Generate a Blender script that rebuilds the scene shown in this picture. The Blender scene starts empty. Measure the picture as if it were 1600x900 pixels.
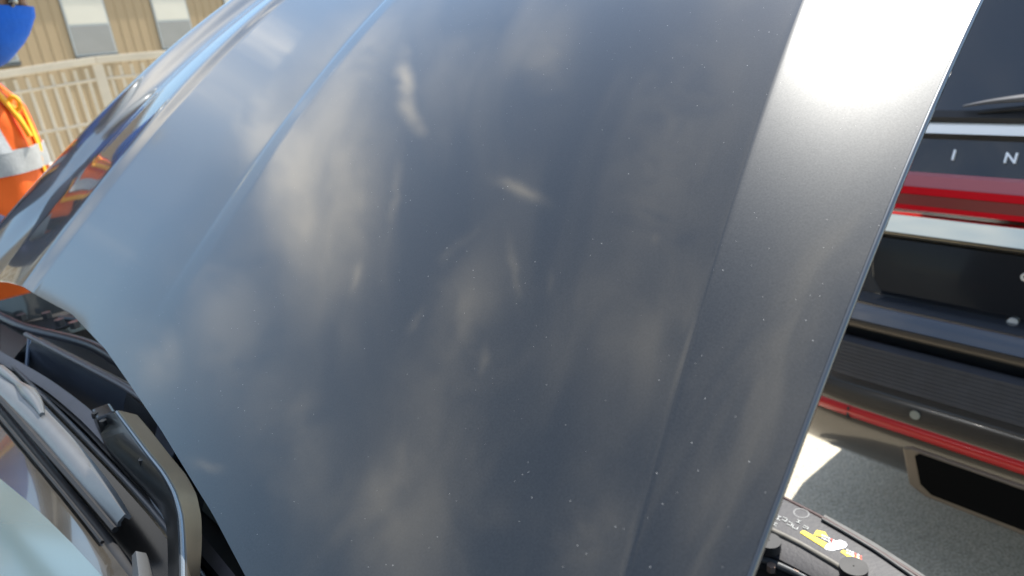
import bpy, bmesh, math, random
import numpy as np
from mathutils import Vector, Matrix
random.seed(7)
sc = bpy.context.scene
COL = sc.collection
R = math.radians

# ------------------------------------------------------------------ camera, sun, sky, exposure
FPX, ROLL, PITCH, CAMZ = 1100.0, math.atan(.1165), R(20), 1.42
cam_d = bpy.data.cameras.new('camera')
cam = bpy.data.objects.new('camera', cam_d); COL.objects.link(cam)
cam_d.sensor_width = 36; cam_d.lens = FPX / 1600 * 36; cam_d.clip_end = 2000; cam_d.clip_start = .02
cam_d.dof.use_dof = True; cam_d.dof.focus_distance = .56; cam_d.dof.aperture_fstop = 8.0
def ray(px, py):
    dx, dy = px - 800, py - 450
    u = dx*math.cos(ROLL) - dy*math.sin(ROLL); v = dx*math.sin(ROLL) + dy*math.cos(ROLL)
    return Vector((u, FPX*math.cos(PITCH) - v*math.sin(PITCH), -v*math.cos(PITCH) - FPX*math.sin(PITCH))).normalized()
def unn(dx, dy, f=0):
    u = dx*math.cos(ROLL) - dy*math.sin(ROLL); v = dx*math.sin(ROLL) + dy*math.cos(ROLL)
    return Vector((u, f*math.cos(PITCH) - v*math.sin(PITCH), -v*math.cos(PITCH) - f*math.sin(PITCH)))
xr, yu, fw = unn(1, 0), unn(0, -1), unn(0, 0, 1)
CAM = Vector((0, 0, CAMZ))
cam.matrix_world = Matrix(((xr.x, yu.x, -fw.x, 0), (xr.y, yu.y, -fw.y, 0), (xr.z, yu.z, -fw.z, CAMZ), (0, 0, 0, 1)))
sc.camera = cam

SUN_AZ, SUN_EL = 41.0, 58.5
sd = Vector((math.sin(R(SUN_AZ))*math.cos(R(SUN_EL)), math.cos(R(SUN_AZ))*math.cos(R(SUN_EL)), math.sin(R(SUN_EL))))
ld = bpy.data.lights.new('sun', 'SUN'); ld.energy = 4.8; ld.angle = R(.53); ld.color = (1, .955, .88)
sun = bpy.data.objects.new('sun', ld); COL.objects.link(sun); sun.rotation_euler = sd.to_track_quat('Z', 'Y').to_euler()

world = bpy.data.worlds.new('World'); sc.world = world; world.use_nodes = True
nt = world.node_tree; nt.nodes.clear()
def N(t, **k):
    n = nt.nodes.new(t)
    for a, b in k.items(): setattr(n, a, b)
    return n
def mth(op, a, b=None, c=None, clamp=False):
    n = N('ShaderNodeMath', operation=op, use_clamp=clamp)
    for i, v in enumerate((a, b, c)):
        if v is None: continue
        if isinstance(v, (int, float)): n.inputs[i].default_value = v
        else: nt.links.new(v, n.inputs[i])
    return n.outputs[0]
def vmth(op, a, b=None, s=None):
    n = N('ShaderNodeVectorMath', operation=op)
    for i, v in enumerate((a, b)):
        if v is None: continue
        if isinstance(v, (tuple, list, Vector)): n.inputs[i].default_value = v
        else: nt.links.new(v, n.inputs[i])
    if s is not None: n.inputs['Scale'].default_value = s
    return n
tc = N('ShaderNodeTexCoord')
sky = N('ShaderNodeTexSky', sky_type='NISHITA', sun_disc=False, sun_elevation=R(SUN_EL), sun_rotation=R(SUN_AZ), altitude=0, air_density=1.0, dust_density=.35, ozone_density=1.2)
nrm = vmth('NORMALIZE', tc.outputs['Generated']).outputs[0]
sep = N('ShaderNodeSeparateXYZ'); nt.links.new(nrm, sep.inputs[0])
zz = mth('ADD', mth('MAXIMUM', sep.outputs[2], 0.0), .22)
cmb = N('ShaderNodeCombineXYZ')
nt.links.new(mth('DIVIDE', sep.outputs[0], zz), cmb.inputs[0]); nt.links.new(mth('DIVIDE', sep.outputs[1], zz), cmb.inputs[1])
def noise(vec, scale, detail, rough, dist=0, loc=(0, 0, 0), sx=(1, 1, 1), rot=0):
    mp = N('ShaderNodeMapping'); mp.inputs['Location'].default_value = loc; mp.inputs['Scale'].default_value = sx; mp.inputs['Rotation'].default_value = (0, 0, rot)
    nt.links.new(vec, mp.inputs[0])
    n = N('ShaderNodeTexNoise'); n.inputs['Scale'].default_value = scale; n.inputs['Detail'].default_value = detail
    n.inputs['Roughness'].default_value = rough; n.inputs['Distortion'].default_value = dist
    nt.links.new(mp.outputs[0], n.inputs['Vector']); return n
def smooth(v, a, b, c=0., d=1.):
    m = N('ShaderNodeMapRange', interpolation_type='SMOOTHSTEP')
    m.inputs[1].default_value = a; m.inputs[2].default_value = b; m.inputs[3].default_value = c; m.inputs[4].default_value = d
    nt.links.new(v, m.inputs[0]); return m.outputs[0]
CLOUD_SOFT = noise(cmb.outputs[0], 1.1, 3, .5, .4, (3.1, 1.7, 0), (1, 1.5, 1), .5)
CLOUD_FINE = noise(cmb.outputs[0], 3.4, 6, .6, .8, (1.3, 5.2, 0), (1, 1.6, 1), .9)
m1 = smooth(CLOUD_SOFT.outputs[0], .50, .74, 0, .18)
m2 = smooth(CLOUD_FINE.outputs[0], .54, .78, 0, .45)
mask = mth('MULTIPLY', m2, mth('ADD', mth('MULTIPLY', m1, .8), .35))
mask = mth('MAXIMUM', mask, mth('MULTIPLY', m1, .6))
# single clouds and wisps: (direction, axis one over its width, axis two over its width, density)
CLOUDS = [
    ((-0.6177, 0.6059, 0.5014), (4.7050, -4.8432, 11.6495), (3.6860, 3.3367, 0.5094), 0.78),
    ((-0.5975, 0.6631, 0.4510), (15.3987, -2.5983, 24.2203), (5.9652, 3.7464, 2.3947), 0.40),
    ((-0.8194, 0.1616, 0.5499), (4.4409, -5.5340, 8.2428), (3.2039, 6.3076, 2.9206), 0.60),
    ((-0.6430, 0.3504, 0.6811), (9.5403, -13.7918, 16.1015), (7.8295, 8.4580, 3.0404), 0.52),
    ((-0.7090, 0.2804, 0.6471), (3.0740, -13.3356, 9.1477), (8.8425, 6.8577, 6.7169), 0.25),
    ((-0.2798, 0.4057, 0.8701), (8.2152, -9.2331, 6.9477), (3.5278, 2.4406, -0.0035), 0.28),
    ((-0.4598, 0.1605, 0.8734), (2.5281, -3.2097, 1.9206), (7.0473, 7.8785, 2.2622), 0.34),
    ((-0.6693, -0.0185, 0.7428), (12.4636, -14.6422, 10.8658), (4.5826, 8.3840, 4.3383), 0.42),
    ((-0.7777, 0.4961, 0.3861), (5.2131, -4.5698, 16.3713), (5.7625, 7.7927, 1.5946), 0.32),
    ((-0.8183, 0.3747, 0.4359), (4.9747, -6.5806, 14.9934), (5.7878, 8.8100, 3.2917), 0.22),
    ((-0.2400, 0.6673, 0.7051), (13.2189, -10.9556, 14.8663), (9.2152, 4.1742, -0.8143), 0.33),
    ((-0.3567, 0.6977, 0.6213), (6.2519, -7.8132, 12.3637), (5.8800, 2.0776, 1.0430), 0.10),
    ((-0.4089, 0.7597, 0.5056), (7.2578, -10.5178, 21.6734), (8.8744, 2.7185, 3.0930), 0.30),
    ((-0.3939, 0.7205, 0.5707), (59.9200, -21.2313, 68.1546), (13.4830, 11.9420, -5.7706), 0.95),
    ((-0.4374, 0.6727, 0.5968), (61.8315, -8.4922, 54.8881), (9.9645, 18.8660, -13.9631), 0.70),
    ((-0.4564, 0.6408, 0.6173), (75.2174, -3.4511, 59.1873), (13.2137, 43.7953, -35.6942), 0.50),
    ((-0.4496, 0.4877, 0.7484), (10.5943, -20.5955, 19.7849), (78.9460, 41.8078, 20.1805), 0.90),
    ((-0.4518, 0.5061, 0.7347), (25.8302, -69.5030, 63.7622), (104.5042, 44.9146, 33.3249), 0.60),
    ((-0.6791, 0.4780, 0.5570), (52.7052, -106.8617, 155.9568), (27.9655, 26.0151, 11.7681), 0.75),
    ((-0.6762, 0.3827, 0.6295), (14.6606, -158.6478, 112.2026), (33.8163, 20.9755, 23.5757), 0.75),
    ((-0.5667, 0.4511, 0.6895), (-1.8378, -133.1611, 85.6093), (17.6072, 4.8321, 11.3103), 0.45),
    ((-0.5931, 0.4458, 0.6704), (-18.5863, -133.5088, 72.3374), (54.6764, 8.8271, 42.5012), 0.60),
    ((-0.5525, 0.3733, 0.7453), (124.9516, -69.0724, 127.2317), (10.3569, 16.9161, -0.7945), 0.50),
    ((-0.6554, 0.2836, 0.7000), (70.7642, -99.2030, 106.4507), (23.9536, 27.0359, 11.4745), 0.85),
    ((-0.3660, 0.3226, 0.8729), (80.0140, -100.5099, 70.6901), (38.7661, 30.1423, 5.1125), 0.45),
    ((-0.5720, 0.5551, 0.6039), (57.5019, -65.9098, 115.0479), (10.4990, 9.1549, 1.5288), 0.38),
    ((-0.5285, 0.3339, 0.7805), (129.8379, -159.3930, 156.0940), (31.3949, 31.5893, 7.7441), 0.30),
    ((-0.4401, 0.7890, 0.4287), (36.3516, -109.9123, 239.5881), (18.6507, 24.3483, -25.6658), 0.55),
    ((-0.5505, 0.7304, 0.4044), (44.0802, -31.6291, 117.1098), (8.4568, 17.8815, -20.7811), 0.40),
    ((-0.5791, 0.6961, 0.4245), (25.8983, -50.2476, 117.7301), (17.3720, 16.2321, -2.9203), 0.35),
    ((-0.7408, 0.6066, 0.2887), (-378.3047, -1166.3005, 1479.8824), (22.1580, 39.0454, -25.1850), 0.40),
    ((-0.8829, 0.3294, 0.3347), (7.7960, -22.0667, 42.2885), (68.4500, 116.3259, 66.0846), 0.40),
    ((-0.6140, 0.5576, 0.5586), (15.6819, -15.5720, 32.7856), (6.2227, 6.3933, 0.4583), 0.30),
    ((-0.6364, 0.7551, 0.1575), (9.4556, 3.8623, 19.6967), (14.2710, 10.0843, 9.3242), 0.20),
    ((0.1235, -0.0642, 0.9903), (10.4758, -7.1395, -1.7691), (3.7462, 4.4152, -0.1809), 0.36),  # this and the next two: unseen clouds added to brighten the hood flank
    ((-0.0230, -0.2751, 0.9611), (9.5048, -5.7444, -1.4162), (3.9720, 5.2050, 1.5848), 0.42),
    ((-0.1414, -0.3983, 0.9063), (9.7731, -4.9001, -0.6284), (4.5955, 6.3887, 3.5252), 0.38),
    ((-0.8254, 0.4850, 0.2890), (0.1819, -13.7123, 23.5312), (13.3571, 15.6389, 11.9078), 0.30),
    ((-0.8234, 0.3265, 0.4641), (8.3019, -7.7984, 20.2138), (4.7511, 8.4721, 2.4699), 0.30)]
#CLOUDS_HERE
wn = noise(nrm, 7.0, 5, .65, 0)
wv = vmth('SUBTRACT', wn.outputs[1], (.5, .5, .5))
wd = vmth('ADD', nrm, vmth('SCALE', wv.outputs[0], None, .10).outputs[0]).outputs[0]
wf = noise(nrm, 24.0, 2, .6, 0)
wfine = vmth('ADD', nrm, vmth('SCALE', vmth('SUBTRACT', wf.outputs[1], (.5, .5, .5)).outputs[0], None, .025).outputs[0]).outputs[0]
broken = smooth(noise(nrm, 11.0, 3, .7, .5).outputs[0], .30, .62, .25, 1.)
FHX, FHY = math.sin(R(52.5)), math.cos(R(52.5))
fx = vmth('DOT_PRODUCT', nrm, (FHX, FHY, 0)).outputs['Value']; fy = vmth('DOT_PRODUCT', nrm, (-FHY, FHX, 0)).outputs['Value']
fc = N('ShaderNodeCombineXYZ'); nt.links.new(mth('MULTIPLY', fx, 1.5), fc.inputs[0]); nt.links.new(mth('MULTIPLY', fy, 5.5), fc.inputs[1]); nt.links.new(mth('MULTIPLY', sep.outputs[2], 5.0), fc.inputs[2])
fib = noise(fc.outputs[0], 1.3, 6, .55, .9, (2.2, .4, 5.1)).outputs[0]
fib_w = smooth(fib, .32, .62, .35, 1.1)
added_veil = mth('MULTIPLY', mth('ADD', .055, smooth(fib, .42, .72, 0, .16)), smooth(sep.outputs[2], .25, .65))  # unseen overhead veil, added to grey the hood's centre and lift its flank
mask = mth('MAXIMUM', mask, added_veil)
soft_sum = None; wisps = None
for (d, e1, e2, amt) in CLOUDS:
    small = max(Vector(e1).length, Vector(e2).length) > 14
    df = vmth('SUBTRACT', wfine if small else wd, d).outputs[0]
    x = vmth('DOT_PRODUCT', df, e1).outputs['Value']
    y = vmth('DOT_PRODUCT', df, e2).outputs['Value']
    r2 = mth('ADD', mth('MULTIPLY', x, x), mth('MULTIPLY', y, y))
    g = mth('MULTIPLY', mth('EXPONENT', mth('MULTIPLY', r2, -1.0)), amt)
    if small: wisps = mth('MULTIPLY', g, broken) if wisps is None else mth('MAXIMUM', wisps, mth('MULTIPLY', g, broken))
    else: soft_sum = g if soft_sum is None else mth('ADD', soft_sum, g)
mask = mth('MAXIMUM', mask, mth('ADD', mth('MULTIPLY', soft_sum, fib_w), added_veil))
mask = mth('ADD', mask, wisps)
mask = mth('MULTIPLY', mask, smooth(sep.outputs[2], -.02, .06))
mask = mth('MINIMUM', mask, 1.0)
mx = N('ShaderNodeMix', data_type='RGBA')
nt.links.new(mask, mx.inputs[0]); hsv = N('ShaderNodeHueSaturation'); hsv.inputs['Saturation'].default_value = 1.08; nt.links.new(sky.outputs[0], hsv.inputs['Color']); tint = vmth('MULTIPLY', hsv.outputs[0], (1.08, 1.05, .95)); nt.links.new(tint.outputs[0], mx.inputs[6]); mx.inputs[7].default_value = (9.5, 9.0, 8.1, 1)
bg = N('ShaderNodeBackground'); nt.links.new(mx.outputs[2], bg.inputs[0]); bg.inputs[1].default_value = .15
wo = N('ShaderNodeOutputWorld'); nt.links.new(bg.outputs[0], wo.inputs[0])
vs = sc.view_settings; vs.view_transform = 'Standard'; vs.look = 'None'; vs.exposure = .95; vs.gamma = 1; vs.use_curve_mapping = False

# ------------------------------------------------------------------ helpers
FA = R(52.5)
F = Vector((math.sin(FA), math.cos(FA), 0)); L = Vector((-math.cos(FA), math.sin(FA), 0)); Z = Vector((0, 0, 1))
def W(f, l, z): return F*f + L*l + Z*z
def atz(px, py, z):
    d = ray(px, py); return CAM + d*((z - CAMZ)/d.z)
def at_plane(px, py, p, n):
    d = ray(px, py); return CAM + d*(n.dot(p - CAM)/n.dot(d))

def material(name, col, rough=.5, metal=0., spec=.5, coat=0., noise_amt=0., noise_scale=20., bump=0., bump_scale=60., emit=None, trans=0., ior=1.45, coat_rough=.03, stretch=(1,1,1)):
    m = bpy.data.materials.new(name); m.use_nodes = True
    t = m.node_tree; b = t.nodes['Principled BSDF']
    b.inputs['Base Color'].default_value = (*col, 1); b.inputs['Roughness'].default_value = rough
    b.inputs['Metallic'].default_value = metal; b.inputs['Specular IOR Level'].default_value = spec
    b.inputs['Coat Weight'].default_value = coat; b.inputs['Coat Roughness'].default_value = coat_rough
    b.inputs['Transmission Weight'].default_value = trans; b.inputs['IOR'].default_value = ior
    tcn = t.nodes.new('ShaderNodeTexCoord'); mp = t.nodes.new('ShaderNodeMapping'); mp.inputs['Scale'].default_value = stretch
    t.links.new(tcn.outputs['Object'], mp.inputs[0])
    if noise_amt:
        n = t.nodes.new('ShaderNodeTexNoise'); n.inputs['Scale'].default_value = noise_scale; n.inputs['Detail'].default_value = 6; n.inputs['Roughness'].default_value = .6
        t.links.new(mp.outputs[0], n.inputs['Vector'])
        r = t.nodes.new('ShaderNodeMapRange'); r.inputs[1].default_value = .25; r.inputs[2].default_value = .75
        r.inputs[3].default_value = 1 - noise_amt; r.inputs[4].default_value = 1 + noise_amt; t.links.new(n.outputs[0], r.inputs[0])
        mm = t.nodes.new('ShaderNodeVectorMath'); mm.operation = 'SCALE'; mm.inputs[0].default_value = col
        t.links.new(r.outputs[0], mm.inputs['Scale']); t.links.new(mm.outputs[0], b.inputs['Base Color'])
        r2 = t.nodes.new('ShaderNodeMapRange'); r2.inputs[3].default_value = max(.02, rough*(1 - noise_amt*.6)); r2.inputs[4].default_value = min(1, rough*(1 + noise_amt*.6))
        t.links.new(n.outputs[0], r2.inputs[0]); t.links.new(r2.outputs[0], b.inputs['Roughness'])
    if bump:
        n = t.nodes.new('ShaderNodeTexNoise'); n.inputs['Scale'].default_value = bump_scale; n.inputs['Detail'].default_value = 5
        t.links.new(mp.outputs[0], n.inputs['Vector'])
        bp = t.nodes.new('ShaderNodeBump'); bp.inputs['Strength'].default_value = bump; bp.inputs['Distance'].default_value = .01
        t.links.new(n.outputs[0], bp.inputs['Height']); t.links.new(bp.outputs[0], b.inputs['Normal'])
    return m

def empty(name, loc, label, cat, group=None, rz=0):
    o = bpy.data.objects.new(name, None); COL.objects.link(o); o.empty_display_size = .1
    o.location = loc; o.rotation_euler = (0, 0, rz)
    o['label'] = label; o['category'] = cat
    if group: o['group'] = group
    return o
def root_of(o):
    while o.parent: o = o.parent
    return o
def rootmat(o):
    r = root_of(o)
    return Matrix.Translation(r.location) @ r.rotation_euler.to_matrix().to_4x4()
def mesh(name, verts, faces, mat, parent=None, smooth=None, solid=0, offset=-1, bevel=0, sub=0, label=None):
    vs_ = [Vector(v) for v in verts]
    if parent is not None:
        inv = rootmat(parent).inverted(); vs_ = [inv @ v for v in vs_]
    c = sum(vs_, Vector())/len(vs_)
    if parent is not None and parent.parent is None:
        off = c                                     # a part's own origin sits in its middle
    elif parent is not None: off = c
    else: off = c
    me = bpy.data.meshes.new(name); me.from_pydata([v - off for v in vs_], [], faces); me.update()
    bm = bmesh.new(); bm.from_mesh(me); bmesh.ops.recalc_face_normals(bm, faces=bm.faces) if not solid else None
    bm.to_mesh(me); bm.free()
    me.materials.append(mat)
    o = bpy.data.objects.new(name, me); COL.objects.link(o)
    if parent is not None:
        o.parent = parent
        p = Vector(parent.get('_off', (0, 0, 0))) if parent.parent is not None else Vector()
        o.location = off - p
        o['_off'] = tuple(off)
    else:
        o.location = off
    if smooth is not None:
        for p_ in me.polygons: p_.use_smooth = True
        me.set_sharp_from_angle(angle=R(smooth))
    if solid:
        m = o.modifiers.new('thickness', 'SOLIDIFY'); m.thickness = solid; m.offset = offset
        if smooth is not None: m = o.modifiers.new('crisp_edges', 'EDGE_SPLIT'); m.split_angle = R(min(smooth, 60)); m.use_edge_sharp = False
    if bevel:
        m = o.modifiers.new('bevel', 'BEVEL'); m.width = bevel; m.segments = 2; m.limit_method = 'ANGLE'; m.angle_limit = R(35)
    if sub:
        m = o.modifiers.new('subsurf', 'SUBSURF'); m.levels = sub; m.render_levels = sub
    if label: o['label'] = label
    return o
def resample(pts, n):
    P = np.array([tuple(p) for p in pts], float); d = np.concatenate([[0], np.cumsum(np.linalg.norm(P[1:] - P[:-1], axis=1))])
    t = np.linspace(0, d[-1], n)
    # smooth (catmull-like) through linear interpolation + blur
    Q = np.stack([np.interp(t, d, P[:, k]) for k in range(3)], 1)
    for _ in range(3):
        Q[1:-1] = (Q[:-2] + 2*Q[1:-1] + Q[2:])/4
    return [Vector(q) for q in Q]
def sheet(name, lines, mat, parent=None, n=24, solid=.004, smooth=40, offset=-1, label=None, bevel=0):
    rows = [resample(l, n) for l in lines]
    v = [p for r in rows for p in r]; f = []
    for i in range(len(rows) - 1):
        for j in range(n - 1):
            a = i*n + j; f.append((a, a+1, a+n+1, a+n))
    return mesh(name, v, f, mat, parent, smooth, solid, offset, bevel, 0, label)
def tube(name, pts, rad, mat, parent=None, sides=8, n=None, flat=1., label=None, up=Z):
    P = resample(pts, n) if n else [Vector(p) for p in pts]
    m = len(P); v = []; f = []
    rads = rad if isinstance(rad, (list, tuple)) else [rad]*m
    if len(rads) != m: rads = list(np.interp(np.linspace(0, 1, m), np.linspace(0, 1, len(rads)), rads))
    for i, p in enumerate(P):
        t = (P[min(i+1, m-1)] - P[max(i-1, 0)]).normalized()
        a = t.cross(up)
        if a.length < .01: a = t.cross(Vector((1, 0, 0)))
        a.normalize(); b = a.cross(t).normalized()
        for k in range(sides):
            th = 2*math.pi*(k+.5)/sides; v.append(p + (a*math.cos(th) + b*math.sin(th)*flat)*rads[i])
    for i in range(m-1):
        for k in range(sides):
            k2 = (k+1) % sides; f.append((i*sides+k, i*sides+k2, (i+1)*sides+k2, (i+1)*sides+k))
    f.append(tuple(range(sides))); f.append(tuple((m-1)*sides + k for k in reversed(range(sides))))
    return mesh(name, v, f, mat, parent, 50, label=label)
def box(name, c, ax, half, mat, parent=None, bevel=0, label=None):
    c = Vector(c); v = []
    for sx in (-1, 1):
        for sy in (-1, 1):
            for sz in (-1, 1): v.append(c + ax[0]*half[0]*sx + ax[1]*half[1]*sy + ax[2]*half[2]*sz)
    f = [(0,1,3,2),(4,6,7,5),(0,4,5,1),(2,3,7,6),(0,2,6,4),(1,5,7,3)]
    return mesh(name, v, f, mat, parent, None, bevel=bevel, label=label)
def prism(name, poly, dvec, mat, parent=None, bevel=0, smooth=None, label=None):
    n = len(poly); poly = [Vector(p) for p in poly]; v = poly + [p + dvec for p in poly]
    f = [tuple(range(n)), tuple(reversed(range(n, 2*n)))] + [(i, (i+1) % n, n + (i+1) % n, n+i) for i in range(n)]
    return mesh(name, v, f, mat, parent, smooth, bevel=bevel, label=label)
AX = (F, L, Z)

# ------------------------------------------------------------------ ground
def asphalt():
    m = material('asphalt', (.2, .195, .18), .85, bump=.5, bump_scale=70)
    t = m.node_tree; b = t.nodes['Principled BSDF']; tcn = t.nodes.new('ShaderNodeTexCoord')
    def nz(s, d=5): 
        n = t.nodes.new('ShaderNodeTexNoise'); n.inputs['Scale'].default_value = s; n.inputs['Detail'].default_value = d; t.links.new(tcn.outputs['Object'], n.inputs['Vector']); return n
    a, c, e = nz(160, 3), nz(1.2), nz(38, 4)
    mm_ = t.nodes.new('ShaderNodeMath'); mm_.operation = 'MULTIPLY_ADD'; t.links.new(e.outputs[0], mm_.inputs[0]); mm_.inputs[1].default_value = .24; mm_.inputs[2].default_value = -.12
    ma_ = t.nodes.new('ShaderNodeMath'); ma_.operation = 'ADD'; t.links.new(a.outputs[0], ma_.inputs[0]); t.links.new(mm_.outputs[0], ma_.inputs[1]); a = ma_
    r1 = t.nodes.new('ShaderNodeValToRGB'); r1.color_ramp.elements[0].color = (.27, .245, .19, 1); r1.color_ramp.elements[1].color = (.66, .60, .48, 1)
    r1.color_ramp.elements[0].position = .3; r1.color_ramp.elements[1].position = .7; t.links.new(a.outputs[0], r1.inputs[0])
    r2 = t.nodes.new('ShaderNodeMapRange'); r2.inputs[1].default_value = .3; r2.inputs[2].default_value = .7; r2.inputs[3].default_value = .85; r2.inputs[4].default_value = 1.15; t.links.new(c.outputs[0], r2.inputs[0])
    vm = t.nodes.new('ShaderNodeVectorMath'); vm.operation = 'SCALE'; t.links.new(r1.outputs[0], vm.inputs[0]); t.links.new(r2.outputs[0], vm.inputs['Scale']); t.links.new(vm.outputs[0], b.inputs['Base Color'])
    return m
M_ASPH = asphalt()
g = mesh('ground', [(-300, -300, 0), (300, -300, 0), (300, 300, 0), (-300, 300, 0)], [(0, 1, 2, 3)], M_ASPH); g['kind'] = 'structure'

# ------------------------------------------------------------------ materials
def car_paint():
    m = bpy.data.materials.new('grey_metallic_paint'); m.use_nodes = True
    t = m.node_tree; b = t.nodes['Principled BSDF']; tcn = t.nodes.new('ShaderNodeTexCoord')
    b.inputs['Metallic'].default_value = .85; b.inputs['Roughness'].default_value = .37
    b.inputs['Coat Weight'].default_value = 1; b.inputs['Coat Roughness'].default_value = .045; b.inputs['Coat IOR'].default_value = 1.55
    # metallic flake sparkle painted as pale matte specks
    v = t.nodes.new('ShaderNodeTexVoronoi'); v.inputs['Scale'].default_value = 250; v.inputs['Randomness'].default_value = 1; t.links.new(tcn.outputs['Object'], v.inputs['Vector'])
    sepc = t.nodes.new('ShaderNodeSeparateColor'); t.links.new(v.outputs['Color'], sepc.inputs[0])
    def M(op, a, b_=None, c_=None):
        n = t.nodes.new('ShaderNodeMath'); n.operation = op
        for i, x in enumerate((a, b_, c_)):
            if x is None: continue
            if isinstance(x, (int, float)): n.inputs[i].default_value = x
            else: t.links.new(x, n.inputs[i])
        return n.outputs[0]
    size = M('MULTIPLY', M('POWER', sepc.outputs[0], 2.0), .066)
    nz = t.nodes.new('ShaderNodeTexNoise'); nz.inputs['Scale'].default_value = 9; nz.inputs['Detail'].default_value = 3; t.links.new(tcn.outputs['Object'], nz.inputs['Vector'])
    dens = M('MULTIPLY', M('SUBTRACT', nz.outputs[0], .33), 4.0); dens = M('MINIMUM', M('MAXIMUM', dens, 0.), 1.)
    size = M('MULTIPLY', size, M('ADD', M('MULTIPLY', dens, .7), .5))
    spot = M('LESS_THAN', v.outputs['Distance'], size)
    # flake mottle
    fl = t.nodes.new('ShaderNodeTexNoise'); fl.inputs['Scale'].default_value = 900; fl.inputs['Detail'].default_value = 1; t.links.new(tcn.outputs['Object'], fl.inputs['Vector'])
    cr = t.nodes.new('ShaderNodeValToRGB'); cr.color_ramp.elements[0].color = (.021, .022, .0222, 1); cr.color_ramp.elements[1].color = (.045, .0465, .047, 1)
    t.links.new(fl.outputs[0], cr.inputs[0])
    mix = t.nodes.new('ShaderNodeMix'); mix.data_type = 'RGBA'; t.links.new(spot, mix.inputs[0]); t.links.new(cr.outputs[0], mix.inputs[6]); mix.inputs[7].default_value = (.46, .45, .43, 1)
    t.links.new(mix.outputs[2], b.inputs['Base Color'])
    t.links.new(M('MULTIPLY', M('SUBTRACT', 1.0, spot), .85), b.inputs['Metallic'])
    t.links.new(M('SUBTRACT', 1.0, M('MULTIPLY', spot, .9)), b.inputs['Coat Weight'])
    return m
PAINT = car_paint()
PAINT_PLAIN = material('grey_metallic_paint_sides', (.06, .067, .077), .33, .85, coat=1, coat_rough=.02)
PLASTIC = material('black_textured_plastic', (.022, .023, .026), .42, noise_amt=.25, noise_scale=35, bump=.12, bump_scale=400)
PLASTIC_GLOSS = material('black_gloss_plastic', (.012, .013, .015), .16, coat=.4, noise_amt=.15, noise_scale=30)
RUBBER = material('black_rubber', (.015, .015, .016), .55, noise_amt=.3, noise_scale=50)
WIPER_GREY = material('weathered_wiper_grey', (.15, .155, .16), .3, .5, noise_amt=.08, noise_scale=30, bump=.01, bump_scale=90)
STEEL_BLACK = material('black_coated_steel', (.014, .014, .015), .3, .0, coat=.4, coat_rough=.1, noise_amt=.12, noise_scale=30)
BAY = material('engine_bay_black', (.02, .02, .021), .6, noise_amt=.3, noise_scale=40)

# ------------------------------------------------------------------ the grey car with its hood up
car = empty('parked_car', W(0, 1.0, 0), 'dark grey metallic car with its hood raised, nearest the camera', 'car', rz=0)
S = .76
HA = R(40); V = F*math.cos(HA) + Z*math.sin(HA); HN = -F*math.sin(HA) + Z*math.cos(HA)
P0 = atz(383, 900, CAMZ - .42*S)
#HOOD_BEGIN
# knots in lateral w: right edge, right crease, left crease, outer crease, rolled edge
KW = [-.36, -.27, .53, 1.02, 1.52]
SL = [(-.36, .40), (-.285, .36), (-.279, .40), (-.272, .02), (-.264, .10), (0, .08), (.3, .06), (.505, .05), (.575, .06), (.75, .06), (.95, .085), (.99, .09), (1.02, .095), (1.032, .19), (1.062, .22), (1.085, .03), (1.10, -.01), (1.18, -.03), (1.25, -.05), (1.275, .10), (1.33, .20), (1.40, .14), (1.45, -.04), (1.49, -.4), (1.52, -1.2)]
KA = [(-.393, .125), (-.357, .262), (.431, .29), (.97, .24), (1.70, -.08)]
KB, KC, FLANK = .05, .12, .34
WS = np.linspace(-.36, 1.52, 1200); sv = np.interp(WS, [p[0] for p in SL], [p[1] for p in SL])
HP = np.concatenate([[0], np.cumsum((sv[1:] + sv[:-1])/2*(WS[1] - WS[0]))]); HP -= np.interp(0, WS, HP)
HC = float(np.interp(-.27, WS, HP))
DIP = [(.492, 0), (.508, -.05), (.534, -.055), (.545, -.14), (.553, -.01), (.57, 0)]
dv = np.interp(WS, [p[0] for p in DIP], [p[1] for p in DIP]); HD = np.concatenate([[0], np.cumsum((dv[1:] + dv[:-1])/2*(WS[1] - WS[0]))])
def warp(w, b):
    return float(np.interp(w, KW, [k[0] + k[1]*b for k in KA]))
def hgt(w, b):
    if w < -.27: h = HC + FLANK*(warp(w, b) - warp(-.27, b)) - .35*((w + .27))**2
    else: h = float(np.interp(w, WS, HP)) + float(np.interp(w, WS, HD))*min(1, max(0, (b - .10)/.40))
    return h - KB*max(b, 0)**2 - KC*max(b - .35, 0)**2
#HOOD_END
def hood_pt(w, b, lift=0):
    return P0 + (L*warp(w, b) + V*b + HN*hgt(w, b))*S + HN*lift
REARX, REARY = [-.40, -.2, .079, .173, .352, .628, .821, 1.072, 1.168, 1.7], [-.04, -.015, .003, .015, .029, .042, .039, .009, -.012, -.16]
def hood_rear(a): return float(np.interp(a, REARX, REARY))
kn = sorted(set([p[0] for p in SL + DIP])); ws = []
for i in range(len(kn) - 1):
    m = max(3, int((kn[i+1] - kn[i])/.012)); ws += list(np.linspace(kn[i], kn[i+1], m, endpoint=False))
ws.append(kn[-1]); NB = 90
ws = sorted(set(ws) | {-.36 + .0065*k for k in range(16)})
hv = []
for w in ws:
    r0 = hood_rear(w)
    for j in range(NB): hv.append(hood_pt(w, r0 + (1.10 - r0)*j/(NB-1)))
hf = []
for i in range(len(ws) - 1):
    for j in range(NB - 1):
        a = i*NB + j; hf.append((a, a+NB, a+NB+1, a+1))
hood = mesh('hood', hv, hf, PAINT, car, 180)
if hood.data.polygons[0].normal.dot(HN) < 0: hood.data.flip_normals()
uv_ = []; UN, UM = 60, 40
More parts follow.
